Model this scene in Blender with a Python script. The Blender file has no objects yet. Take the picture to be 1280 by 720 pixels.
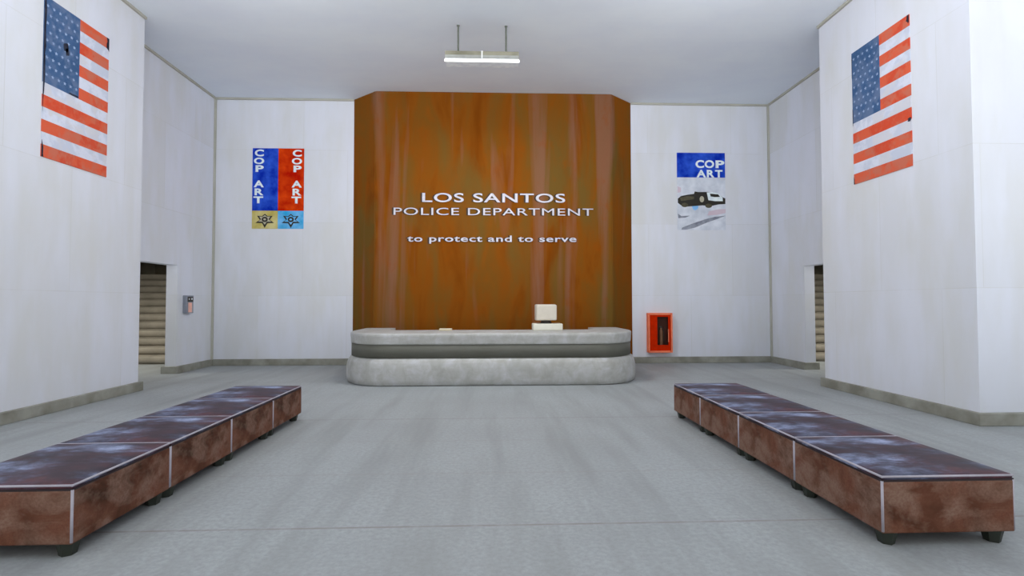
import bpy, bmesh, math, random
from mathutils import Vector, Matrix
random.seed(4)
S = bpy.context.scene
COL = S.collection
PI = math.pi

# ------------------------------------------------------------------ colour helpers
def lin1(c):
    c /= 255.0
    return c/12.92 if c <= 0.04045 else ((c+0.055)/1.055)**2.4
GAIN = 1.5
def srgb(r, g, b, gain=GAIN):
    return tuple(min(0.92, lin1(c)*gain) for c in (r, g, b)) + (1.0,)

# ------------------------------------------------------------------ material helpers
class NT:
    def __init__(s, name, rough=0.8, spec=0.3, metal=0.0):
        s.m = bpy.data.materials.new(name); s.m.use_nodes = True
        s.t = s.m.node_tree; s.n = s.t.nodes; s.l = s.t.links
        s.b = s.n['Principled BSDF']
        s.b.inputs['Roughness'].default_value = rough
        s.b.inputs['Specular IOR Level'].default_value = spec
        s.b.inputs['Metallic'].default_value = metal
        s.tc = s.n.new('ShaderNodeTexCoord')
    def put(s, inp, v):
        if hasattr(v, 'links') or isinstance(v, bpy.types.NodeSocket): s.l.new(v, inp)
        else: inp.default_value = v
    def coord(s, kind='Object'): return s.tc.outputs[kind]
    def pos(s):
        g = s.n.new('ShaderNodeNewGeometry'); return g.outputs['Position']
    def mapping(s, v, scale=(1,1,1), loc=(0,0,0), rot=(0,0,0)):
        m = s.n.new('ShaderNodeMapping'); s.l.new(v, m.inputs['Vector'])
        m.inputs['Scale'].default_value = scale; m.inputs['Location'].default_value = loc
        m.inputs['Rotation'].default_value = rot
        return m.outputs[0]
    def swap(s, v, order):
        a = s.n.new('ShaderNodeSeparateXYZ'); s.l.new(v, a.inputs[0])
        c = s.n.new('ShaderNodeCombineXYZ')
        for i, k in enumerate(order): s.l.new(a.outputs[k], c.inputs[i])
        return c.outputs[0]
    def noise(s, v, scale, detail=4, rough=0.55, dist=0.0):
        n = s.n.new('ShaderNodeTexNoise'); s.l.new(v, n.inputs['Vector'])
        n.inputs['Scale'].default_value = scale; n.inputs['Detail'].default_value = detail
        n.inputs['Roughness'].default_value = rough; n.inputs['Distortion'].default_value = dist
        return n.outputs['Fac']
    def ramp(s, fac, stops):
        r = s.n.new('ShaderNodeValToRGB'); s.l.new(fac, r.inputs[0])
        e = r.color_ramp.elements
        while len(e) < len(stops): e.new(0.5)
        for i, (p, c) in enumerate(stops):
            e[i].position = p
            e[i].color = c if isinstance(c, tuple) else (c, c, c, 1)
        return r.outputs[0]
    def mix(s, fac, a, b, mode='MIX'):
        m = s.n.new('ShaderNodeMix'); m.data_type = 'RGBA'; m.blend_type = mode
        s.put(m.inputs[0], fac); s.put(m.inputs[6], a); s.put(m.inputs[7], b)
        return m.outputs[2]
    def math(s, op, a, b=None, c=None):
        m = s.n.new('ShaderNodeMath'); m.operation = op
        s.put(m.inputs[0], a)
        if b is not None: s.put(m.inputs[1], b)
        if c is not None: s.put(m.inputs[2], c)
        return m.outputs[0]
    def sep(s, v):
        a = s.n.new('ShaderNodeSeparateXYZ'); s.l.new(v, a.inputs[0]); return a.outputs
    def bump(s, h, strength=0.2, dist=0.01):
        b = s.n.new('ShaderNodeBump'); s.l.new(h, b.inputs['Height'])
        b.inputs['Strength'].default_value = strength; b.inputs['Distance'].default_value = dist
        s.l.new(b.outputs[0], s.b.inputs['Normal'])
    def base(s, c):
        s.put(s.b.inputs['Base Color'], c); return s.m

def mottled(name, a, b, scale=6, rough=0.7, spec=0.3, metal=0.0, stretch=(1,1,1)):
    t = NT(name, rough, spec, metal)
    v = t.mapping(t.coord(), stretch)
    return t.base(t.ramp(t.noise(v, scale), [(0.35, a), (0.65, b)]))

def wall_mat(name, order, off=(0, 0)):
    # large plaster-coated slabs, barely different in tone, hairline joints
    t = NT(name, 0.75, 0.2)
    p = t.swap(t.pos(), order)
    p = t.mapping(p, (1, 1, 1), (off[0], off[1], 0))
    br = t.n.new('ShaderNodeTexBrick'); t.l.new(p, br.inputs['Vector'])
    br.offset = 0.5; br.squash = 1.0
    br.inputs['Scale'].default_value = 1.0
    br.inputs['Brick Width'].default_value = 2.3; br.inputs['Row Height'].default_value = 1.93
    br.inputs['Mortar Size'].default_value = 0.008; br.inputs['Mortar Smooth'].default_value = 0.6
    br.inputs['Bias'].default_value = 0.0
    br.inputs['Color1'].default_value = srgb(182, 185, 193)
    br.inputs['Color2'].default_value = srgb(177, 179, 183)
    br.inputs['Mortar'].default_value = srgb(172, 174, 177)
    n1 = t.noise(t.mapping(p, (1.0, 0.35, 1)), 1.3, 5, 0.6)
    n2 = t.noise(t.mapping(p, (2.2, 0.6, 1), (5, 2, 1)), 0.9, 3, 0.5)
    n3 = t.noise(t.mapping(p, (3.5, 0.3, 1), (1, 7, 1)), 1.0, 3, 0.5)
    c = t.mix(t.ramp(n1, [(0.42, 0.0), (0.70, 0.65)]), br.outputs['Color'], srgb(176, 177, 175))
    c = t.mix(t.ramp(n2, [(0.45, 0.0), (0.66, 0.6)]), c, srgb(186, 189, 199))
    c = t.mix(t.ramp(n3, [(0.5, 0.0), (0.7, 0.3)]), c, srgb(174, 175, 174))
    return t.base(c)

FL = ((152, 156, 158), (162, 167, 169))
def floor_mat():
    t = NT('floor_stone', 0.55, 0.25)
    p = t.pos()
    X, Y, Z = t.sep(p)
    def joint(coord, origin, period, width):
        f = t.math('FRACT', t.math('DIVIDE', t.math('SUBTRACT', coord, origin), period))
        d = t.math('MULTIPLY', t.math('ABSOLUTE', t.math('SUBTRACT', f, 0.5)), period)   # period/2 at joint
        return t.math('SMOOTH_MIN', t.math('MAXIMUM', t.math('MULTIPLY', t.math('SUBTRACT', d, period/2-width), 1.0/width), 0.0), 1.0, 0.1)
    big = t.noise(t.mapping(p, (0.6, 0.6, 1)), 1.1, 4)
    fine = t.noise(p, 26, 5, 0.7)
    c = t.mix(t.ramp(big, [(0.35, 0.0), (0.65, 1.0)]), srgb(*FL[0], 1.03), srgb(*FL[1], 1.03))
    c = t.mix(t.ramp(fine, [(0.36, 0.0), (0.62, 0.7)]), c, srgb(138, 141, 140, 1.03))
    str_ = t.noise(t.mapping(p, (1.0, 0.10, 1)), 2.6, 3, 0.6)
    c = t.mix(t.ramp(str_, [(0.46, 0.0), (0.68, 0.7)]), c, srgb(134, 137, 136, 1.03))
    strong = joint(Y, 3.82, 3.5, 0.016)
    weak = joint(Y, 3.82+3.5/3, 3.5/3, 0.02)
    wx = joint(X, 0.17, 2.33, 0.03)
    brk = t.ramp(t.noise(t.mapping(p, (1, 1, 1)), 7, 3), [(0.35, 0.45), (0.55, 1.0)])
    c = t.mix(t.math('MULTIPLY', t.math('MULTIPLY', weak, 0.55), brk), c, srgb(120, 118, 114))
    c = t.mix(t.math('MULTIPLY', t.math('MULTIPLY', strong, 0.8), brk), c, srgb(104, 98, 96))
    c = t.mix(t.math('MULTIPLY', wx, 0.16), c, srgb(120, 122, 120))
    t.bump(fine, 0.06, 0.004)
    return t.base(c)

def ceiling_mat():
    t = NT('ceiling_paint', 0.85, 0.1)
    n = t.noise(t.mapping(t.pos(), (0.5, 0.8, 1)), 1.6, 4)
    return t.base(t.ramp(n, [(0.35, srgb(172, 177, 184, 1.8)), (0.65, srgb(176, 181, 186, 1.8))]))

def rust_mat():
    t = NT('rust_panel', 0.9, 0.05)
    p = t.coord()
    K = 1.02
    a = t.noise(t.mapping(p, (1.0, 1.0, 0.30)), 1.5, 5, 0.55, 0.5)
    b = t.noise(t.mapping(p, (1.1, 1.0, 0.30), (7, 3, 2)), 1.3, 4, 0.5, 0.6)
    d = t.noise(t.mapping(p, (1.5, 1.0, 0.11), (2, 9, 5)), 1.1, 4, 0.55, 0.5)
    e = t.noise(t.mapping(p, (1, 1, 0.6), (1, 4, 8)), 3.2, 5, 0.65)
    c = t.ramp(a, [(0.32, srgb(116, 60, 8, K)), (0.48, srgb(128, 72, 16, K)), (0.62, srgb(118, 76, 24, K)), (0.75, srgb(132, 74, 16, K))])
    c = t.mix(t.ramp(b, [(0.48, 0.0), (0.66, 0.9)]), c, srgb(106, 82, 36, K))
    c = t.mix(t.ramp(d, [(0.54, 0.0), (0.66, 0.85)]), c, srgb(130, 90, 68, K))
    c = t.mix(t.ramp(e, [(0.55, 0.0), (0.75, 0.55)]), c, srgb(138, 68, 6, K))
    return t.base(c)

def leather_side():
    t = NT('brown_leather', 0.75, 0.12)
    p = t.coord()
    a = t.noise(p, 2.8, 4, 0.55, 0.6)
    b = t.noise(t.mapping(p, (1, 1, 1.5), (4, 2, 7)), 3.8, 5, 0.6, 0.5)
    f = t.noise(p, 60, 4, 0.7)
    c = t.ramp(a, [(0.3, srgb(46, 30, 20)), (0.44, srgb(74, 46, 33)), (0.56, srgb(92, 60, 46)), (0.68, srgb(82, 42, 31))])
    c = t.mix(t.ramp(b, [(0.44, 0.0), (0.64, 0.85)]), c, srgb(110, 88, 76))
    c = t.mix(t.ramp(f, [(0.35, 0.35), (0.6, 0.0)]), c, srgb(70, 36, 26))
    t.bump(f, 0.15, 0.003)
    return t.base(c)

def leather_top():
    t = NT('worn_dark_leather', 0.5, 0.2)
    p = t.coord()
    a = t.noise(t.mapping(p, (1.0, 1.2, 1), (2, 1, 0)), 3.4, 4, 0.55, 0.2)
    b = t.noise(t.mapping(p, (0.8, 1.5, 1), (3.3, 5.2, 2)), 2.4, 5, 0.6, 0.35)
    h = t.noise(t.mapping(p, (1.0, 2.0, 1), (8, 1, 4)), 3.0, 4, 0.6, 0.3)
    f = t.noise(t.mapping(p, (1, 1.6, 1)), 26, 4, 0.7)
    c = t.ramp(a, [(0.32, srgb(26, 22, 28)), (0.5, srgb(46, 34, 42)), (0.68, srgb(72, 42, 46))])
    c = t.mix(t.ramp(b, [(0.44, 0.0), (0.64, 0.85)]), c, t.ramp(b, [(0.5, srgb(72, 80, 104)), (0.72, srgb(134, 144, 172))]))
    c = t.mix(t.ramp(h, [(0.5, 0.0), (0.68, 0.8)]), c, srgb(60, 38, 44))
    c = t.mix(t.ramp(f, [(0.4, 0.35), (0.62, 0.0)]), c, srgb(34, 26, 34))
    t.bump(b, 0.15, 0.015)
    return t.base(c)

def stone_desk():
    t = NT('desk_stone', 0.5, 0.3)
    p = t.pos()
    X, Y, Z = t.sep(p)
    a = t.noise(t.mapping(p, (1, 1, 0.8)), 4.5, 5, 0.6, 0.6)
    b = t.noise(t.mapping(p, (1, 1, 4)), 5, 5, 0.7)
    g = t.noise(t.mapping(p, (1.0, 1.0, 1.2), (5, 2, 1)), 2.5, 3, 0.5, 0.8)
    c = t.ramp(a, [(0.3, srgb(144, 143, 137, 1.25)), (0.5, srgb(158, 158, 155, 1.25)), (0.7, srgb(172, 173, 175, 1.25))])
    c = t.mix(t.ramp(b, [(0.5, 0.0), (0.75, 0.45)]), c, srgb(142, 139, 130, 1.25))
    c = t.mix(t.ramp(g, [(0.5, 0.0), (0.7, 0.6)]), c, srgb(142, 142, 137, 1.25))
    return t.base(c)

def cloth(name, rgb, dark, third=None):
    t = NT(name, 0.9, 0.05)
    p = t.coord()
    a = t.noise(p, 3.2, 5, 0.6, 0.3)
    b = t.noise(t.mapping(p, (1, 1, 1), (4, 2, 9)), 2.4, 4, 0.6, 0.3)
    f = t.noise(p, 14, 4, 0.6)
    c = t.mix(t.ramp(a, [(0.46, 0.0), (0.56, 0.9)]), srgb(*rgb), srgb(*dark))
    if third: c = t.mix(t.ramp(b, [(0.5, 0.0), (0.58, 0.9)]), c, srgb(*third))
    c = t.mix(t.ramp(f, [(0.35, 0.3), (0.5, 0.0)]), c, srgb(*dark))
    return t.base(c)

def plain(name, rgb, rough=0.6, spec=0.3, metal=0.0, var=0.1):
    a = srgb(*rgb); b = tuple(min(0.95, x*(1+var)) for x in a[:3]) + (1,)
    a2 = tuple(x*(1-var) for x in a[:3]) + (1,)
    return mottled(name, a2, b, 7, rough, spec, metal)

def emis(name, rgb, strength):
    t = NT(name, 0.5)
    t.b.inputs['Base Color'].default_value = (0.9, 0.9, 0.9, 1)
    t.b.inputs['Emission Color'].default_value = (*rgb, 1)
    t.b.inputs['Emission Strength'].default_value = strength
    return t.m

M = dict(
    wall_x=wall_mat('slab_wall_side', (1, 2, 0), (0.9, 0.12)),
    wall_y=wall_mat('slab_wall_front', (0, 2, 1), (0.4, 0.12)),
    floor=floor_mat(), ceil=ceiling_mat(), rust=rust_mat(),
    side=leather_side(), top=leather_top(), stone=stone_desk(),
    piping=plain('pale_piping', (140, 136, 144), 0.6),
    seam=plain('dark_seam', (34, 24, 26), 0.6),
    leg=plain('dark_green_wood', (38, 42, 36), 0.5),
    base=mottled('baseboard_stone', srgb(106, 105, 96), srgb(130, 130, 122), 2.6, 0.8),
    shade_strip=mottled('olive_grey_shade', srgb(144, 143, 134), srgb(152, 151, 142), 2.0, 0.8),
    band=mottled('grey_olive_band', srgb(74, 74, 66), srgb(80, 80, 73), 1.5, 0.5),
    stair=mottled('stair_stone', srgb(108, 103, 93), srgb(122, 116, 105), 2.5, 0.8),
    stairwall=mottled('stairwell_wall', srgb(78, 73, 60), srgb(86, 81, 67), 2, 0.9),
    white=plain('letter_white', (172, 170, 178), 0.8, 0.1),
    black=plain('drop_shadow_black', (50, 38, 28), 0.7),
    flag_red=cloth('flag_red', (180, 80, 56), (166, 92, 74), (174, 64, 42)),
    flag_white=cloth('flag_white', (178, 182, 194), (162, 168, 182), (172, 172, 178)),
    flag_blue=cloth('flag_blue', (58, 82, 116), (80, 96, 124), (48, 74, 108)),
    flag_star=cloth('flag_star', (132, 150, 178), (112, 128, 158)),
    flag_dark=cloth('flag_grime', (34, 34, 44), (48, 52, 64)),
    p_blue=mottled('poster_blue', srgb(8, 34, 138), srgb(40, 76, 176), 3.2, 0.9, 0.04),
    p_red=mottled('poster_red', srgb(148, 14, 2), srgb(182, 56, 10), 3.2, 0.9, 0.04),
    p_yellow=mottled('poster_yellow', srgb(150, 136, 58), srgb(176, 168, 118), 3, 0.9, 0.04),
    p_cyan=mottled('poster_cyan', srgb(38, 134, 180), srgb(104, 158, 200), 3, 0.9, 0.04),
    p_photo=mottled('poster_pale', srgb(160, 166, 176), srgb(186, 190, 198), 3, 0.9, 0.04),
    p_pink=mottled('poster_pink', srgb(172, 156, 166), srgb(174, 162, 172), 3, 0.9, 0.04),
    p_sky=plain('poster_sky_blue', (110, 160, 205), 0.4),
    p_grey=mottled('poster_grey_streak', srgb(92, 96, 108), srgb(128, 132, 142), 5, 0.9, 0.04),
    p_text=plain('poster_text', (190, 200, 222), 0.9, 0.04),
    ink=plain('poster_ink', (34, 32, 26), 0.5),
    ink2=plain('poster_ink_olive', (66, 62, 46), 0.5, var=0.3),
    ink3=plain('poster_ink_grey', (150, 146, 128), 0.5),
    metal=plain('painted_steel', (128, 130, 126), 0.5, 0.4),
    reflector=plain('white_reflector', (196, 200, 206), 0.5),
    tube=emis('lit_tube', (0.97, 0.99, 1.0), 1.6),
    lampgrey=mottled('lamp_housing', srgb(100, 98, 84), srgb(122, 120, 106), 3, 0.7, 0.1),
    rodgrey=plain('rod_grey', (84, 88, 82), 0.7, 0.1),
    cream=plain('cream_plastic', (172, 166, 154), 0.5, var=0.03),
    cream2=plain('cream_plastic_light', (184, 182, 170), 0.5, var=0.03),
    dark=plain('dark_plastic', (44, 40, 36), 0.5),
    red=plain('cabinet_red', (166, 32, 2), 0.9, 0.04),
    salmon=plain('cabinet_salmon', (214, 108, 78), 0.9, 0.04),
    niche=plain('cabinet_niche', (52, 24, 14), 0.7),
    ext=plain('extinguisher_body', (92, 64, 44), 0.5),
    grey_box=plain('grey_case', (112, 116, 126), 0.5),
    slot=plain('pale_grey_plate', (128, 130, 138), 0.5),
    orange=plain('salmon_panel', (200, 152, 138), 0.5),
    paper=plain('cream_paper', (190, 182, 160), 0.8, var=0.03),
)

# ------------------------------------------------------------------ mesh helpers
def link(name, bm, mats, parent=None, smooth=False, loc=None):
    me = bpy.data.meshes.new(name)
    bmesh.ops.recalc_face_normals(bm, faces=bm.faces)
    bm.to_mesh(me); bm.free()
    if not isinstance(mats, (list, tuple)): mats = [mats]
    for m in mats: me.materials.append(m)
    if smooth:
        for p in me.polygons: p.use_smooth = True
    o = bpy.data.objects.new(name, me); COL.objects.link(o)
    if parent: o.parent = parent
    if loc: o.location = loc
    return o
def tag(o, label=None, cat=None, group=None, kind=None):
    if label: o['label'] = label
    if cat: o['category'] = cat
    if group: o['group'] = group
    if kind: o['kind'] = kind
    return o
def empty(name, loc, rz=0):
    o = bpy.data.objects.new(name, None); COL.objects.link(o)
    o.location = loc; o.rotation_euler.z = rz; o.empty_display_size = 0.1
    return o
def box(bm, x0, x1, y0, y1, z0, z1, bev=0.0, seg=2, mi=0):
    r = bmesh.ops.create_cube(bm, size=1.0)
    vs = r['verts']
    for v in vs:
        v.co = Vector(((x0+x1)/2+v.co.x*(x1-x0), (y0+y1)/2+v.co.y*(y1-y0), (z0+z1)/2+v.co.z*(z1-z0)))
    fs = set(f for v in vs for f in v.link_faces)
    for f in fs: f.material_index = mi
    if bev > 0:
        es = list(set(e for v in vs for e in v.link_edges))
        bmesh.ops.bevel(bm, geom=es, offset=bev, segments=seg, affect='EDGES', profile=0.5)
    return vs
def bx(*a, **k):
    bm = bmesh.new(); box(bm, *a, **k); return bm
def tube(bm, p0, p1, r, seg=12, r2=None):
    p0, p1 = Vector(p0), Vector(p1); d = p1-p0
    q = d.to_track_quat('Z', 'Y').to_matrix().to_4x4()
    mt = Matrix.Translation((p0+p1)/2) @ q
    bmesh.ops.create_cone(bm, cap_ends=True, segments=seg, radius1=r, radius2=r if r2 is None else r2, depth=d.length, matrix=mt)
def prism(bm, pts, a0, a1, axis='z', mi=0):
    """pts 2-D polygon extruded between a0 and a1 along axis."""
    def P(p, a):
        if axis == 'z': return (p[0], p[1], a)
        if axis == 'y': return (p[0], a, p[1])
        return (a, p[0], p[1])
    lo = [bm.verts.new(P(p, a0)) for p in pts]; hi = [bm.verts.new(P(p, a1)) for p in pts]
    n = len(pts); fs = [bm.faces.new(lo[::-1]), bm.faces.new(hi)]
    for i in range(n): fs.append(bm.faces.new((lo[i], lo[(i+1) % n], hi[(i+1) % n], hi[i])))
    for f in fs: f.material_index = mi
def struct(name, bm, m): return tag(link(name, bm, m), kind='structure')

def text_mesh(s, offset=0.0, extrude=0.0, spacing=1.0):
    cu = bpy.data.curves.new('t', 'FONT'); cu.body = s; cu.offset = offset; cu.extrude = extrude
    cu.space_character = spacing; cu.resolution_u = 6
    o = bpy.data.objects.new('t', cu); COL.objects.link(o)
    dg = bpy.context.evaluated_depsgraph_get()
    me = bpy.data.meshes.new_from_object(o.evaluated_get(dg))
    bm = bmesh.new(); bm.from_mesh(me)
    bpy.data.objects.remove(o); bpy.data.curves.remove(cu); bpy.data.meshes.remove(me)
    bmesh.ops.remove_doubles(bm, verts=bm.verts, dist=1e-5)
    return bm
def fit(bm, x0, x1, z0, z1, y0, y1):
    """flat XY text -> XZ plane facing -Y, bounding box fitted."""
    xs = [v.co.x for v in bm.verts]; ys = [v.co.y for v in bm.verts]; zs = [v.co.z for v in bm.verts]
    ax, bx_, ay, by = min(xs), max(xs), min(ys), max(ys); az, bz = min(zs), max(zs)
    for v in bm.verts:
        u = (v.co.x-ax)/(bx_-ax); w = (v.co.y-ay)/(by-ay); d = (v.co.z-az)/max(bz-az, 1e-9)
        v.co = Vector((x0+(x1-x0)*u, y1+(y0-y1)*d, z0+(z1-z0)*w))
    return bm
def islands(bm):
    seen, out = set(), []
    for v in bm.verts:
        if v in seen: continue
        st, isl = [v], []
        seen.add(v)
        while st:
            a = st.pop(); isl.append(a)
            for e in a.link_edges:
                b = e.other_vert(a)
                if b not in seen: seen.add(b); st.append(b)
        out.append(isl)
    return out

# ------------------------------------------------------------------ room constants (metres)
HC = 7.036
XL1, XR1 = -6.582, 6.403         # near piers
XL2, XR2 = -7.314, 7.556         # recessed side walls
YB = 13.79; YP = 13.205          # back wall, front of rust panel
YL1, YR1 = 9.905, 9.79           # far ends of the piers
YN = 6.62                        # near faces of the piers
YD = 12.28                       # far jamb of both stair doorways
T = 0.25
ZD = 2.505
XO = 12.6                        # outer sides
YF = -1.5                        # front of the hall, left open to let the world light in

# floor, ceiling
struct('floor', bx(-XO, XO, YF, 20, -0.2, 0), M['floor'])
struct('ceiling', bx(-XO, XO, YF, 14.1, HC, HC+0.2), M['ceil'])
# back wall
struct('wall_back', bx(XL2-T, XR2+T, YB, YB+0.25, 0, HC), M['wall_y'])
# piers with the flags
def pier(name, x0, x1, y0, y1):
    bm = bx(x0, x1, y0, y1, 0, HC)
    bm.faces.ensure_lookup_table(); bm.normal_update()
    for f in bm.faces: f.material_index = 1 if abs(f.normal.y) > 0.5 else 0
    return struct(name, bm, [M['wall_x'], M['wall_y']])
pier('wall_left', -XO, XL1, YN, YL1)
pier('wall_right', XR1, XO, YN, YR1)
# recessed side walls with the doorway opening: far stub, header
def recess(name, xa, xb, y0):
    bm = bmesh.new()
    box(bm, xa, xb, YD, YB, 0, HC)
    box(bm, xa, xb, y0, YD, ZD, HC)
    return struct(name, bm, M['wall_x'])
recess('wall_left_recess', XL2-T, XL2, YL1)
recess('wall_right_recess', XR2, XR2+T, YR1)
# side walls of the front of the hall
struct('wall_left_front', bx(-XO-0.2, -XO, YF, YN, 0, HC), M['wall_x'])
struct('wall_right_front', bx(XO, XO+0.2, YF, YN, 0, HC), M['wall_x'])

# stairwells
def stairwell(side, x0, x1, ystart, y_near):
    xs = (min(x0, x1)+0.01, max(x0, x1)-0.01)
    bm = bmesh.new()
    n, rise, run = 12, 0.215, 0.31
    for k in range(n):
        yy = ystart+k*run
        ye = 19.78 if k == n-1 else yy+run+0.12
        z0 = k*rise; prof = [(ye, z0), (yy+0.07, z0)]
        for q in range(9):
            a = -PI/2+q*PI/8
            prof.append((yy+0.055-0.055*math.cos(a)+0.03*(1-q/8), z0+rise*0.55+rise*0.45*math.sin(a)+0.0))
        prof.append((ye, z0+rise))
        prism(bm, prof, xs[0], xs[1], 'x')
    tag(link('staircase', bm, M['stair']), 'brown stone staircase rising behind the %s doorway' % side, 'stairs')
    wb = bmesh.new()
    xo = x0 if abs(x0) > abs(x1) else x1
    box(wb, min(xo, xo+math.copysign(0.2, xo)), max(xo, xo+math.copysign(0.2, xo)), y_near, 20, 0, 4.6)
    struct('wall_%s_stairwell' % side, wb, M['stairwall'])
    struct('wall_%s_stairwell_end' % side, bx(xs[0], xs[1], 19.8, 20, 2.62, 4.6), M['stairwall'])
    # sloping soffit over the flight
    sb = bmesh.new()
    prism(sb, [(y_near, 2.85), (14.6, 2.85), (19.9, 4.4), (19.9, 4.6), (y_near, 3.05)], xs[0], xs[1], 'x')
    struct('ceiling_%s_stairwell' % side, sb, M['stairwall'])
stairwell('left', -XO, XL2-T, 14.06, YL1)
stairwell('right', XR2+T, XO, 13.85, YR1)
struct('wall_left_stair_side', bx(XL2-T, XL2-T+0.1, YB+0.25, 20, 0, 4.6), M['stairwall'])
struct('wall_right_stair_side', bx(XR2+T-0.1, XR2+T, YB+0.25, 20, 0, 4.6), M['stairwall'])

# baseboards
PBD, HB = 0.06, 0.165
def skirting(name, boxes):
    bm = bmesh.new()
    for b in boxes: box(bm, *b, 0, HB, bev=0.006, seg=1)
    struct(name, bm, M['base'])
skirting('baseboard_left', [(XL1-0.01, XL1+PBD, YN-PBD, YL1+PBD), (-XO, XL1, YN-PBD, YN+0.01)])
skirting('baseboard_right', [(XR1-PBD, XR1+0.01, YN-PBD, YR1+PBD), (XR1, XO, YN-PBD, YN+0.01)])
skirting('baseboard_left_recess', [(XL2-0.01, XL2+PBD, YD-PBD, YB), (XL2-T-PBD, XL2, YD-PBD, YD+0.01)])
skirting('baseboard_right_recess', [(XR2-PBD, XR2+0.01, YD-PBD, YB), (XR2, XR2+T+PBD, YD-PBD, YD+0.01)])
skirting('baseboard_back_left', [(XL2+PBD, -3.7, YB-PBD, YB+0.01)])
skirting('baseboard_back_right', [(3.76, XR2-PBD, YB-PBD, YB+0.01)])

# thin olive-grey strips painting in the soft shade where the walls meet the ceiling and each other
def shade_strip(n, boxes):
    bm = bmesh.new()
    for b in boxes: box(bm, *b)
    struct('shade_strip_%d' % n, bm, M['shade_strip'])
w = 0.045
shade_strip(1, [(XL2, -3.69, YB-w, YB, HC-w, HC), (3.75, XR2, YB-w, YB, HC-w, HC)])
shade_strip(2, [(XL2, XL2+w, YL1, YB-w, HC-w, HC)])
shade_strip(3, [(XR2-w, XR2, YR1, YB-w, HC-w, HC)])
shade_strip(4, [(XL1, XL1+w, YN, YL1, HC-w, HC)])
shade_strip(5, [(XR1-w, XR1, YN, YR1, HC-w, HC)])
shade_strip(6, [(XL2, XL2+w, YB-w, YB, HB, HC-w)])
shade_strip(7, [(XR2-w, XR2, YB-w, YB, HB, HC-w)])

# ------------------------------------------------------------------ rust coloured feature panel
bm = bmesh.new()
prism(bm, [(-3.683, YB-0.004), (-2.991, YP), (3.079, YP), (3.74, YB-0.004)], 0.001, HC-0.003, 'z')
bmesh.ops.bevel(bm, geom=[e for e in bm.edges if abs(e.verts[0].co.z-e.verts[1].co.z) > 1 and abs(e.verts[0].co.y-YP) < 0.01], offset=0.02, segments=2, affect='EDGES')
panel = link('feature_panel', bm, M['rust'])
tag(panel, 'full height rust brown streaked panel with angled sides behind the desk', 'wall panel')

# raised lettering on the panel
def lettering(name, s, x0, x1, z0, z1, label, offset, spacing=1.0):
    e = empty(name, ((x0+x1)/2, YP, z0))
    bm = fit(text_mesh(s, offset, 0.02, spacing), x0-e.location.x, x1-e.location.x, 0, z1-z0, -0.030, -0.014)
    for isl in islands(bm):
        keep = set(isl); c = bm.copy(); c.verts.ensure_lookup_table()
        idx = [i for i, v in enumerate(bm.verts) if v not in keep]
        bmesh.ops.delete(c, geom=[c.verts[i] for i in idx], context='VERTS')
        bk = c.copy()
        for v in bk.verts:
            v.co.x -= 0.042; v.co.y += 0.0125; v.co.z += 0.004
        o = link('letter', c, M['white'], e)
        link('drop_shadow', bk, M['black'], o)  # dark offset copy painting in the letter's drop shadow
    bm.free()
    tag(e, label, 'lettering')
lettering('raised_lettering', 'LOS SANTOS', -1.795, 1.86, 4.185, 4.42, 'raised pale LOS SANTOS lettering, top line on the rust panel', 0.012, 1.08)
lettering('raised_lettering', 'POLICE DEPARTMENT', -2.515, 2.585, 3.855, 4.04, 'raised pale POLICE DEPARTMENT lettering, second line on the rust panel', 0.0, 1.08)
lettering('raised_lettering', 'to protect and to serve', -2.165, 2.145, 3.125, 3.335, 'small raised motto in lower case letters, lowest line on the rust panel', 0.014, 1.08)

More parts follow.
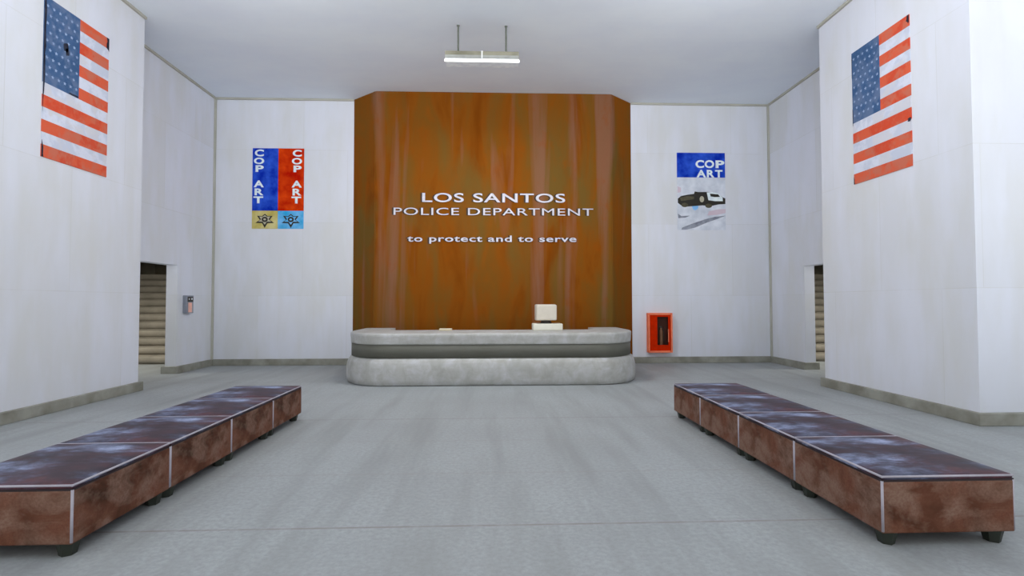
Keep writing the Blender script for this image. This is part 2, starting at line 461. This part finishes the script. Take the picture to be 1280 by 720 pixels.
# ------------------------------------------------------------------ reception desk (U shaped, rounded ends)
def u_outline(hx, yf, yb, r, rx=None, n=14):
    """half outline of the outer edge from back left round to back right."""
    rx = rx or r; pts = [(-hx, yb)]
    for i in range(n+1):
        a = PI+(PI/2)*i/n
        pts.append((-hx+rx+rx*math.cos(a), yf+r+r*math.sin(a)))
    for i in range(n+1):
        a = 1.5*PI+(PI/2)*i/n
        pts.append((hx-rx+rx*math.cos(a), yf+r+r*math.sin(a)))
    pts.append((hx, yb)); return pts
def resample(pts, step):
    out = [pts[0]]
    for a, b in zip(pts, pts[1:]):
        L = math.dist(a, b); k = max(1, int(L/step))
        for i in range(1, k+1): out.append((a[0]+(b[0]-a[0])*i/k, a[1]+(b[1]-a[1])*i/k))
    return out
CX = -0.01
YDK = 10.14
def desk_body(rows, inner_hx, inner_yf, inner_r, yb, lobes=0.0):
    """rows: list of (z, inset). outer skin from rows, closed with an inner wall."""
    bm = bmesh.new()
    ref = resample(u_outline(3.12, YDK, yb, 1.35, 1.0), 0.06)
    inn = resample(u_outline(inner_hx, inner_yf, yb, inner_r, inner_r, 14), 0.06)
    # normals of the reference outline
    nrm = []
    for i in range(len(ref)):
        a = ref[max(0, i-1)]; b = ref[min(len(ref)-1, i+1)]
        tx, ty = b[0]-a[0], b[1]-a[1]; L = math.hypot(tx, ty)
        nrm.append((ty/L, -tx/L))
    s = 0.0; acc = [0.0]
    for a, b in zip(ref, ref[1:]): s += math.dist(a, b); acc.append(s)
    rings = []
    for z, ins in rows:
        ring = []
        for (p, nn, t) in zip(ref, nrm, acc):
            d = -ins + lobes*math.sin(t*2*PI/0.5)*(1 if 0.02 < z < 0.5 else 0)
            ring.append(bm.verts.new((CX+p[0]+nn[0]*d, p[1]+nn[1]*d, z)))
        rings.append(ring)
    for r0, r1 in zip(rings, rings[1:]):
        for i in range(len(ref)-1): bm.faces.new((r0[i], r0[i+1], r1[i+1], r1[i]))
    z0, z1 = rows[0][0], rows[-1][0]
    i0 = [bm.verts.new((CX+p[0], p[1], z0)) for p in inn]; i1 = [bm.verts.new((CX+p[0], p[1], z1)) for p in inn]
    for i in range(len(inn)-1): bm.faces.new((i0[i+1], i0[i], i1[i], i1[i+1]))
    def cap(o, n):
        # stitch outer ring o with inner ring n of different counts
        a = b = 0
        while a < len(o)-1 or b < len(n)-1:
            fa = (a+1)/(len(o)-1); fb = (b+1)/(len(n)-1)
            if b >= len(n)-1 or (a < len(o)-1 and fa <= fb):
                bm.faces.new((o[a], o[a+1], n[b])); a += 1
            else:
                bm.faces.new((o[a], n[b+1], n[b])); b += 1
    cap(rings[-1], i1); cap(rings[0], i0)
    for e0, e1 in ((0, 0), (-1, -1)):
        col = [r[e0] for r in rings]
        bm.faces.new(col+[i1[e1], i0[e1]])
    return bm
desk = empty('reception_desk', (CX, YDK+1.0, 0))
tag(desk, 'long curved pale stone reception desk with a dark grey band, before the rust panel', 'reception desk')
def dpart(name, bm, m, smooth=True):
    for v in bm.verts: v.co -= Vector(desk.location)
    o = link(name, bm, m, desk)
    if smooth:
        for p in o.data.polygons: p.use_smooth = abs(p.normal.z) < 0.85
    return o
YBK = 12.55
dpart('base', desk_body([(0.0, 0.045), (0.02, 0.01), (0.12, 0.0), (0.3, 0.0), (0.42, 0.025), (0.49, 0.06), (0.53, 0.11), (0.54, 0.16)], 2.3, 11.65, 0.35, YBK, 0.008), M['stone'])
dpart('band', desk_body([(0.535, 0.098), (0.80, 0.098)], 2.3, 11.64, 0.35, YBK), M['band'])
dpart('countertop', desk_body([(0.80, 0.092), (0.83, 0.088), (0.96, 0.08), (1.00, 0.08), (1.018, 0.10), (1.02, 0.13)], 2.33, 11.55, 0.35, YBK+0.02), M['stone'])
ZT = 1.02

# computer on the desk: flat case below, rounded monitor seen from behind
pc = empty('desktop_computer', (1.17, 11.35, ZT))
tag(pc, 'cream boxy computer monitor on a flat case, standing on the reception desk', 'computer')
link('case', bx(-0.30, 0.34, -0.2, 0.22, 0, 0.145, bev=0.015), M['cream2'], pc)
bm = bmesh.new()
box(bm, -0.235, 0.235, -0.14, 0.22, 0.205, 0.565, bev=0.03, seg=3)
for v in bm.verts:
    if v.co.y < 0: v.co.x *= 0.94; v.co.z = 0.385+(v.co.z-0.385)*0.94
link('monitor', bm, M['cream'], pc)
bm = bmesh.new(); tube(bm, (0, 0.03, 0.143), (0, 0.03, 0.215), 0.13, 24, 0.10)
link('swivel', bm, M['dark'], pc)
# low stack of paper
bm = bmesh.new()
random.seed(2)
for k in range(5):
    dx, dy = random.uniform(-.008, .008), random.uniform(-.008, .008)
    box(bm, -0.13+dx, 0.13+dx, -0.1+dy, 0.1+dy, k*0.009, k*0.009+0.008)
o = link('paper_stack', bm, M['paper'], loc=(-1.02, 11.25, ZT))
tag(o, 'low stack of cream paper on the desk left of the computer', 'paper')

# ------------------------------------------------------------------ hanging fluorescent lamp
def pendant(loc):
    e = empty('pendant_lamp', loc)       # loc = centre at the housing bottom
    hx = 0.71
    bm = bx(-hx, hx, -0.165, 0.21, 0.0, 0.135, bev=0.008)
    link('housing', bm, M['lampgrey'], e)
    link('lower_lip', bx(-hx+0.004, hx-0.004, -0.169, -0.160, 0.0, 0.055), M['metal'], e)
    link('divider', bx(-0.012, 0.012, -0.172, 0.17, -0.004, 0.14), M['reflector'], e)
    link('reflector', bx(-hx, hx, -0.15, 0.205, -0.012, 0.001), M['reflector'], e)
    bm = bmesh.new(); tube(bm, (-hx-0.012, -0.11, -0.030), (hx+0.012, -0.11, -0.030), 0.024, 20)
    link('tube', bm, M['tube'], e)
    for x in (-0.467, 0.467):
        bm = bmesh.new(); tube(bm, (x, 0, 0.13), (x, 0, HC-loc[2]), 0.018, 10)
        link('rod', bm, M['rodgrey'], e)
        bm = bmesh.new(); tube(bm, (x, 0, HC-loc[2]-0.015), (x, 0, HC-loc[2]), 0.028, 14)
        link('ceiling_cap', bm, M['rodgrey'], e)
    for s in (-1, 1):
        link('tube_holder', bx(s*0.698-0.008, s*0.698+0.008, -0.12, -0.10, -0.03, -0.008), M['reflector'], e)
    return e
p = pendant((-0.205, 9.99, 6.32))
tag(p, 'lit fluorescent tube lamp hanging from the ceiling on two rods', 'lamp')

# ------------------------------------------------------------------ ottomans in two rows
OW, OL, OH = 0.911, 1.004, 0.47
def make_ottoman():
    e = empty('ottoman', (0, 0, 0))
    b0 = 0.09
    g = 0.003
    x0, x1, y0, y1 = -OW/2, OW/2, g, OL-g
    bm = bx(x0, x1, y0, y1, b0, OH-0.035, bev=0.012, seg=3)
    link('body', bm, M['side'], e)
    # padded top, gently crowned
    bm = bx(x0+0.004, x1-0.004, y0+0.004, y1-0.004, OH-0.033, OH, bev=0.011, seg=3)
    top = [f for f in bm.faces if f.normal.z > 0.9 and f.calc_area() > 0.3]
    bmesh.ops.subdivide_edges(bm, edges=list(set(ed for f in top for ed in f.edges)), cuts=9, use_grid_fill=True)
    for v in bm.verts:
        if v.co.z > OH-0.001:
            u = 1-(2*v.co.x/OW)**2; w_ = 1-(2*(v.co.y-OL/2)/OL)**2
            v.co.z += 0.012*max(0, u)**0.7*max(0, w_)**0.7
    link('top_cushion', bm, M['top'], e, smooth=True)
    # dark seam groove under the cushion
    link('seam', bx(x0+0.0015, x1-0.0015, y0+0.0015, y1-0.0015, OH-0.042, OH-0.028), M['seam'], e)
    # piping: top rim and the four upright corners
    bm = bmesh.new(); zt = OH-0.008; r = 0.0075
    cs = [(x0+.007, y0+.007), (x1-.007, y0+.007), (x1-.007, y1-.007), (x0+.007, y1-.007)]
    for i in range(4):
        a, b = cs[i], cs[(i+1) % 4]
        tube(bm, (a[0], a[1], zt), (b[0], b[1], zt), r, 10)
        bmesh.ops.create_uvsphere(bm, u_segments=10, v_segments=6, radius=r*1.1, matrix=Matrix.Translation((a[0], a[1], zt)))
    link('piping', bm, M['piping'], e, smooth=True)
    for (cx, cy) in cs:
        bm = bmesh.new(); tube(bm, (cx, cy, b0+0.012), (cx, cy, OH-0.035), 0.0085, 10)
        link('corner_piping', bm, M['piping'], e, smooth=True)
    for sx in (-1, 1):
        for sy in (0, 1):
            bm = bmesh.new()
            m = Matrix.Translation((sx*(OW/2-0.085), 0.085 if sy == 0 else OL-0.085, b0/2+0.004))
            bmesh.ops.create_cone(bm, cap_ends=True, segments=6, radius1=0.048, radius2=0.07, depth=b0+0.008, matrix=m)
            link('leg', bm, M['leg'], e)
    return e
def copy_tree(o, parent=None):
    c = o.copy(); COL.objects.link(c); c.parent = parent
    for ch in [x for x in bpy.data.objects if x.parent == o]: copy_tree(ch, c)
    return c
proto = make_ottoman()
LAB = ['nearest', 'second nearest', 'third nearest', 'farthest']
first = True
for side, xin, ys in (('left', -2.6658, 3.4195), ('right', 2.5702, 3.3635)):
    cx = xin-OW/2 if side == 'left' else xin+OW/2
    for k in range(4):
        o = proto if first else copy_tree(proto); first = False
        o.location = (cx, ys+k*OL, 0)
        if k == 3: o.scale.y = 0.93
        where = {0: 'at the camera end of', 1: 'second along in', 2: 'third along in', 3: 'at the desk end of'}[k]
        tag(o, 'brown leather ottoman with dark worn top, %s the %s row' % (where, side), 'ottoman', 'leather ottomans in the %s row' % side)

# ------------------------------------------------------------------ flags
def star_pts(cx, cz, r, r2=0.4, n=5, rot=PI/2):
    return [(cx+(r if i % 2 == 0 else r*r2)*math.cos(rot+i*PI/n), cz+(r if i % 2 == 0 else r*r2)*math.sin(rot+i*PI/n)) for i in range(2*n)]
def flag(loc, wy, hz, face, label, grime):
    """built in local (u, z): u = 0 at the canton edge, mapped along +/-Y, facing the hall."""
    e = empty('wall_flag', loc); th = 0.012
    # left wall: u runs +Y, surface towards +X; right wall: u runs -Y, surface towards -X
    def conv(bm):
        for v in bm.verts:
            u, d, z = v.co
            v.co = Vector((face*(-d), face*u, z))
        return bm
    sh = hz/13; cw = wy*0.515
    bm = bmesh.new()
    N = 26
    for i in range(13):
        z1 = hz-i*sh; z0 = z1-sh
        u0 = cw if i < 7 else 0
        box(bm, u0, wy, -th, -0.001, z0, z1, mi=0 if i % 2 == 0 else 1)
    o = link('stripes', conv(bm), [M['flag_red'], M['flag_white']], e)
    bm = bmesh.new()
    box(bm, 0, cw, -th, -0.001, hz-7*sh, hz, mi=0)
    ch = 7*sh
    for r in range(9):
        n = 6 if r % 2 == 0 else 5
        for c in range(n):
            u = cw*(1+2*c+(r % 2))/12; z = hz-ch*(r+1)/10
            pts = star_pts(u, z, 0.032)
            vs = [bm.verts.new((p[0], -th-0.002, p[1])) for p in pts]
            f = bm.faces.new(vs); f.material_index = 1
    link('canton', conv(bm), [M['flag_blue'], M['flag_star']], e)
    for (u, z, ru, rz, sd) in grime:
        bm = bmesh.new()
        random.seed(sd); n = 13; pts = []
        for i in range(n):
            a = 2*PI*i/n; k = random.uniform(0.6, 1.15)
            pts.append((min(wy, max(0, u+ru*k*math.cos(a))), min(hz, max(0, z+rz*k*math.sin(a)))))
        bm.faces.new([bm.verts.new((p[0], -th-0.003, p[1])) for p in pts])
        link('stain', conv(bm), M['flag_dark'], e)
    tag(e, label, 'flag')
FW_, FH = 1.275, 2.385
flag((XL1, 7.725, 3.765), FW_, 2.385, 1, 'weathered red, white and blue stars and stripes flag on the left pier', [
    (0.0, 1.9, 0.045, 0.55, 1), (0.0, 1.2, 0.03, 0.6, 2), (0.0, 0.05, 0.04, 0.22, 3), (0.40, 1.80, 0.055, 0.10, 4),
    (0.42, 1.74, 0.04, 0.08, 9), (FW_, 2.3, 0.07, 0.13, 5), (0.55, 1.12, 0.10, 0.02, 6)])
flag((XR1, 8.875, 3.70), FW_, 2.345, -1, 'weathered red, white and blue stars and stripes flag on the right pier', [
    (FW_, 2.28, 0.07, 0.09, 7), (0.0, 2.1, 0.02, 0.25, 8), (0.0, 0.04, 0.03, 0.10, 3), (1.25, 0.72, 0.05, 0.03, 5), (0.0, 1.2, 0.018, 0.2, 6)])

# ------------------------------------------------------------------ posters
def char_part(name, ch, e, x0, x1, z0, z1, d, m, off=0.02):
    bm = fit(text_mesh(ch, off, 0.01), x0, x1, z0, z1, -d, -d+0.003)
    return link(name, bm, m, e)
def letters(items, d, off, e):
    for ch, x0, x1, z0, z1 in items: link('letter', fit(text_mesh(ch, off, 0.01), x0, x1, z0, z1, -d, -d+0.005), M['p_text'], e)
def ipol(pts, d0, d1, mi=0, bm=None):
    bm = bm or bmesh.new(); prism(bm, pts, -d0, -d1, 'y', mi); return bm
# left poster: two colour columns with stacked letters, two badge squares
PW, PH = 1.335, 2.13
e = empty('wall_poster', (-6.32, YB, 3.575))
tag(e, 'blue and red poster reading COP ART down both columns, star badges below', 'poster')
bh = 0.475
link('blue_panel', bx(0, PW/2, -0.012, 0, bh, PH), M['p_blue'], e)
link('red_panel', bx(PW/2, PW, -0.012, 0, bh, PH), M['p_red'], e)
link('yellow_panel', bx(0, PW/2, -0.012, 0, 0, bh), M['p_yellow'], e)
link('light_blue_panel', bx(PW/2, PW, -0.012, 0, 0, bh), M['p_cyan'], e)
zc = lambda py: PH*(573-py)/(573-150)      # zoomed crop rows -> height on the poster
for x0 in (0.035, 1.02):
    cop = [('C', x0+0.02, x0+0.255, zc(193), zc(157)), ('O', x0, x0+0.265, zc(234), zc(200)), ('P', x0+0.045, x0+0.255, zc(275), zc(240))]
    art = [('A', x0, x0+0.265, zc(356), zc(320)), ('R', x0+0.025, x0+0.255, zc(398), zc(362)), ('T', x0, x0+0.25, zc(440), zc(404))]
    letters(cop, 0.0165, 0.034, e)
    letters(art, 0.0165, 0.034, e)
for k, cxp in enumerate((PW*0.25, PW*0.755)):
    bm = bmesh.new()
    zc0 = 0.235
    # six pointed badge, wide points to the sides and one downwards
    pts = [(0, 0.16), (-0.07, 0.10), (-0.20, 0.105), (-0.13, 0.0), (-0.24, -0.085), (-0.07, -0.09), (0, -0.215), (0.07, -0.09), (0.24, -0.085), (0.13, 0.0), (0.20, 0.105), (0.07, 0.10)]
    prism(bm, [(cxp+x, zc0+z) for x, z in pts], -0.015, -0.011, 'y', 0)
    inner = [(x*0.72, z*0.70+0.012) for x, z in pts]
    prism(bm, [(cxp+x, zc0+z) for x, z in inner], -0.017, -0.0145, 'y', 1)
    prism(bm, [(cxp+0.08*math.cos(a*PI/10), zc0+0.01+0.07*math.sin(a*PI/10)) for a in range(20)], -0.020, -0.0165, 'y', 0)
    prism(bm, [(cxp+0.035*math.cos(a*PI/8), zc0+0.01+0.026*math.sin(a*PI/8)) for a in range(16)], -0.0215, -0.0195, 'y', 1)
    prism(bm, [(cxp-0.03, zc0-0.12), (cxp, zc0-0.2), (cxp+0.03, zc0-0.12)], -0.0185, -0.0165, 'y', 0)
    link('star_badge', bm, [M['ink'], M['ink3'] if k == 0 else M['p_cyan']], e)

# right poster: blue head with words, patrol car leaping over a street
e = empty('wall_poster', (4.998, YB, 3.58))
tag(e, 'white and blue poster with COP ART heading above a black and white police car', 'poster')
PW2, PH2 = 1.325, 2.11
qx = lambda px: PW2*(px-238)/(547-238); qz = lambda py: PH2*(606-py)/(606-109)
link('blue_heading', bx(0, PW2, -0.012, 0, qz(268), PH2), M['p_blue'], e)
link('picture', bx(0, PW2, -0.012, 0, 0, qz(268)), M['p_photo'], e)
letters([('C', qx(357), qx(412), qz(207), qz(156)), ('O', qx(416), qx(477), qz(207), qz(156)), ('P', qx(486), qx(543), qz(207), qz(157))], 0.0165, 0.036, e)
letters([('A', qx(363), qx(424), qz(267), qz(219)), ('R', qx(429), qx(478), qz(267), qz(219)), ('T', qx(482), qx(530), qz(267), qz(219))], 0.0165, 0.036, e)
def qp(L): return [(qx(a), qz(b)) for a, b in L]
link('street_streak', ipol(qp([(268, 590), (340, 562), (420, 535), (480, 520), (547, 513), (500, 532), (430, 556), (350, 590), (300, 602), (262, 604)]), 0.0135, 0.0118), M['p_grey'], e)
link('street_streak', ipol(qp([(240, 500), (262, 516), (318, 514), (290, 526), (243, 530)]), 0.0135, 0.0118), M['p_grey'], e)
link('colour_smear', ipol(qp([(240, 325), (262, 335), (262, 362), (240, 368)]), 0.0135, 0.0118), M['p_pink'], e)
link('colour_smear', ipol(qp([(440, 485), (500, 472), (547, 470), (547, 496), (490, 508), (430, 512)]), 0.0135, 0.0118), M['p_pink'], e)
link('blue_smear', ipol(qp([(330, 450), (350, 446), (374, 452), (368, 470), (350, 480), (336, 470)]), 0.0135, 0.0118), M['p_sky'], e)
bm = bmesh.new()
prism(bm, qp([(241, 405), (262, 388), (300, 380), (345, 374), (350, 358), (372, 362), (430, 361), (470, 363), (505, 377), (530, 395), (546, 402), (546, 438), (500, 441), (450, 452), (400, 447), (300, 456), (262, 448), (241, 432)]), -0.0155, -0.0115, 'y', 0)
prism(bm, qp([(427, 364), (462, 362), (500, 372), (528, 396), (530, 420), (480, 420), (437, 414)]), -0.0175, -0.015, 'y', 1)
prism(bm, qp([(447, 372), (500, 376), (512, 392), (478, 394), (452, 390)]), -0.0195, -0.017, 'y', 0)
for wx_, wz_ in ((285, 446), (438, 450)):
    prism(bm, [(qx(wx_+22*math.cos(a*PI/8)), qz(wz_+14*math.sin(a*PI/8))) for a in range(16)], -0.018, -0.015, 'y', 2)
prism(bm, [(qx(395+14*math.cos(a*PI/8)), qz(408+20*math.sin(a*PI/8))) for a in range(16)], -0.018, -0.015, 'y', 3)
prism(bm, qp([(252, 400), (300, 388), (345, 392), (345, 408), (262, 420)]), -0.018, -0.015, 'y', 2)
link('police_car_picture', bm, [M['ink'], M['p_text'], M['ink2'], M['ink3']], e)

# ------------------------------------------------------------------ fire cabinet and extinguisher
e = empty('fire_cabinet', (4.455, YB, 0.29))
tag(e, 'red fire extinguisher cabinet low on the back wall right of the desk', 'cabinet')
hw, hh, dp = 0.325, 1.05, 0.16
bm = bmesh.new()
box(bm, -hw, -hw+0.04, -dp, 0, 0, hh); box(bm, hw-0.04, hw, -dp, 0, 0, hh)
box(bm, -hw+0.05, hw-0.05, -dp, 0, 0, 0.05); box(bm, -hw+0.05, hw-0.05, -dp, 0, hh-0.05, hh)
link('frame', bm, M['salmon'], e)
link('back_plate', bx(-hw+0.04, hw-0.04, -0.02, -0.002, 0.04, hh-0.04), M['niche'], e)
bm = bmesh.new()
wx0, wx1, wz0, wz1 = -0.08, 0.19, 0.20, 0.95
box(bm, -hw+0.05, wx0, -dp+0.02, -dp+0.045, 0.05, hh-0.05); box(bm, wx1+0.03, hw-0.05, -dp+0.02, -dp+0.045, 0.05, hh-0.05)
box(bm, wx0, wx1+0.03, -dp+0.02, -dp+0.045, 0.05, wz0); box(bm, wx0, wx1+0.03, -dp+0.02, -dp+0.045, wz1, hh-0.05)
link('door', bm, M['red'], e)
bm = bx(0.205, 0.23, -dp-0.005, -dp+0.02, 0.28, 0.62, bev=0.006)
link('highlight_strip', bm, M['salmon'], e)  # pale strip painting in a highlight on the right of the door
x = empty('fire_extinguisher', (4.455+0.045, YB-0.067, 0.29+0.05))
tag(x, 'dark brownish extinguisher standing inside the red cabinet', 'fire extinguisher')
bm = bmesh.new()
prof = [(0.0, 0), (0.042, 0), (0.046, 0.01), (0.046, 0.5), (0.038, 0.54), (0.022, 0.57), (0.02, 0.6), (0, 0.6)]
seg = 20; rings = []
for r, z in prof:
    rings.append([bm.verts.new((max(r, 1e-4)*math.cos(2*PI*i/seg), max(r, 1e-4)*math.sin(2*PI*i/seg), z)) for i in range(seg)])
for a, b in zip(rings, rings[1:]):
    for i in range(seg): bm.faces.new((a[i], a[(i+1) % seg], b[(i+1) % seg], b[i]))
link('cylinder', bm, M['ext'], x, smooth=True)
bm = bmesh.new(); box(bm, -0.018, 0.018, -0.018, 0.018, 0.6, 0.63); box(bm, -0.05, 0.03, -0.01, 0.01, 0.63, 0.645)
link('valve', bm, M['dark'], x)
bm = bmesh.new(); tube(bm, (0.02, -0.02, 0.61), (0.06, -0.03, 0.55), 0.008); tube(bm, (0.06, -0.03, 0.55), (0.062, -0.03, 0.25), 0.008)
link('hose', bm, M['dark'], x)

# ------------------------------------------------------------------ intercom box on the left recess wall
e = empty('intercom_box', (XL2, 12.50, 1.385))
tag(e, 'small grey wall box with dark screen and salmon panel beside the left doorway', 'intercom')
link('casing', bx(0, 0.09, 0, 0.29, 0, 0.42, bev=0.008), M['grey_box'], e)
link('screen', bx(0.088, 0.096, 0.04, 0.26, 0.27, 0.39), M['dark'], e)
bm = bmesh.new()
box(bm, 0.095, 0.099, 0.08, 0.11, 0.32, 0.35); box(bm, 0.095, 0.099, 0.18, 0.23, 0.32, 0.36)
link('screen_marks', bm, M['reflector'], e)
link('lower_panel', bx(0.088, 0.097, 0.07, 0.21, 0.02, 0.25), M['orange'], e)
link('side_plate', bx(0.088, 0.094, 0.22, 0.275, 0.02, 0.25), M['slot'], e)

# ------------------------------------------------------------------ light
def area(name, loc, rot, sx, sy, power, color=(1, 1, 1)):
    l = bpy.data.lights.new(name, 'AREA'); l.shape = 'RECTANGLE'; l.size = sx; l.size_y = sy
    l.energy = power; l.color = color
    o = bpy.data.objects.new(name, l); COL.objects.link(o); o.location = loc; o.rotation_euler = rot
    return o
LS = 1.18
# fixtureless fill lights added out of view to even out the hall
for x in (-3.5, 3.5):
    l = bpy.data.lights.new('hall_fill_light', 'POINT'); l.energy = 80*LS; l.shadow_soft_size = 0.25
    o = bpy.data.objects.new('hall_fill_light', l); COL.objects.link(o); o.location = (x, 7.0, 5.9)
# the visible fluorescent tube
area('pendant_tube_light', (-0.205, 9.93, 6.20), (0, 0, 0), 1.4, 0.1, 120*LS)
for s in (-1, 1):
    area('stairwell_light', (s*9.6, 12.2, 2.8), (math.radians(40), 0, 0), 0.8, 0.3, 120, (1.0, 0.97, 0.88))  # unseen lamps put in to light the stair flights
for sx in (-1, 1):
    l = bpy.data.lights.new('passage_fill_light', 'POINT'); l.energy = 22; l.shadow_soft_size = 0.15  # added unseen fill, brightens the doorway jambs
    o = bpy.data.objects.new('passage_fill_light', l); COL.objects.link(o); o.location = (sx*8.5, 10.9, 2.3)
# world fill through the open front, lower half brightened to lift the ceiling
W = bpy.data.worlds.new('World'); S.world = W; W.use_nodes = True
nt = W.node_tree; bg = nt.nodes['Background']
tc = nt.nodes.new('ShaderNodeTexCoord'); sp = nt.nodes.new('ShaderNodeSeparateXYZ'); mr = nt.nodes.new('ShaderNodeMapRange')
nt.links.new(tc.outputs['Generated'], sp.inputs[0]); nt.links.new(sp.outputs[2], mr.inputs[0])
mr.inputs[1].default_value = -0.05; mr.inputs[2].default_value = 0.05
mr.inputs[3].default_value = 3.1*LS; mr.inputs[4].default_value = 0.8*LS
bg.inputs[0].default_value = (1, 1, 1, 1); nt.links.new(mr.outputs[0], bg.inputs[1])

# ------------------------------------------------------------------ camera
yaw, pitch, roll, f, H = .0371, .0285, -.0016, 647.07, 1.62
F = Vector((math.sin(yaw)*math.cos(pitch), math.cos(yaw)*math.cos(pitch), math.sin(pitch)))
R = Vector((math.cos(yaw), -math.sin(yaw), 0)); U = R.cross(F)
R2 = R*math.cos(roll)+U*math.sin(roll); U2 = U*math.cos(roll)-R*math.sin(roll)
cd = bpy.data.cameras.new('Camera'); cam = bpy.data.objects.new('Camera', cd); COL.objects.link(cam)
m = Matrix((R2, U2, -F)).transposed().to_4x4(); m.translation = Vector((0, 0, H))
cam.matrix_world = m
cd.sensor_width = 36; cd.lens = f*36/1280; cd.clip_start = 0.05
S.camera = cam
S.view_settings.view_transform = 'Standard'; S.view_settings.look = 'None'
S.view_settings.gamma = 1; S.view_settings.use_curve_mapping = False
S.view_settings.exposure = 0.0
try:
    S.cycles.max_bounces = 14; S.cycles.diffuse_bounces = 10; S.cycles.use_denoising = True
    S.cycles.sample_clamp_indirect = 4
except Exception: pass
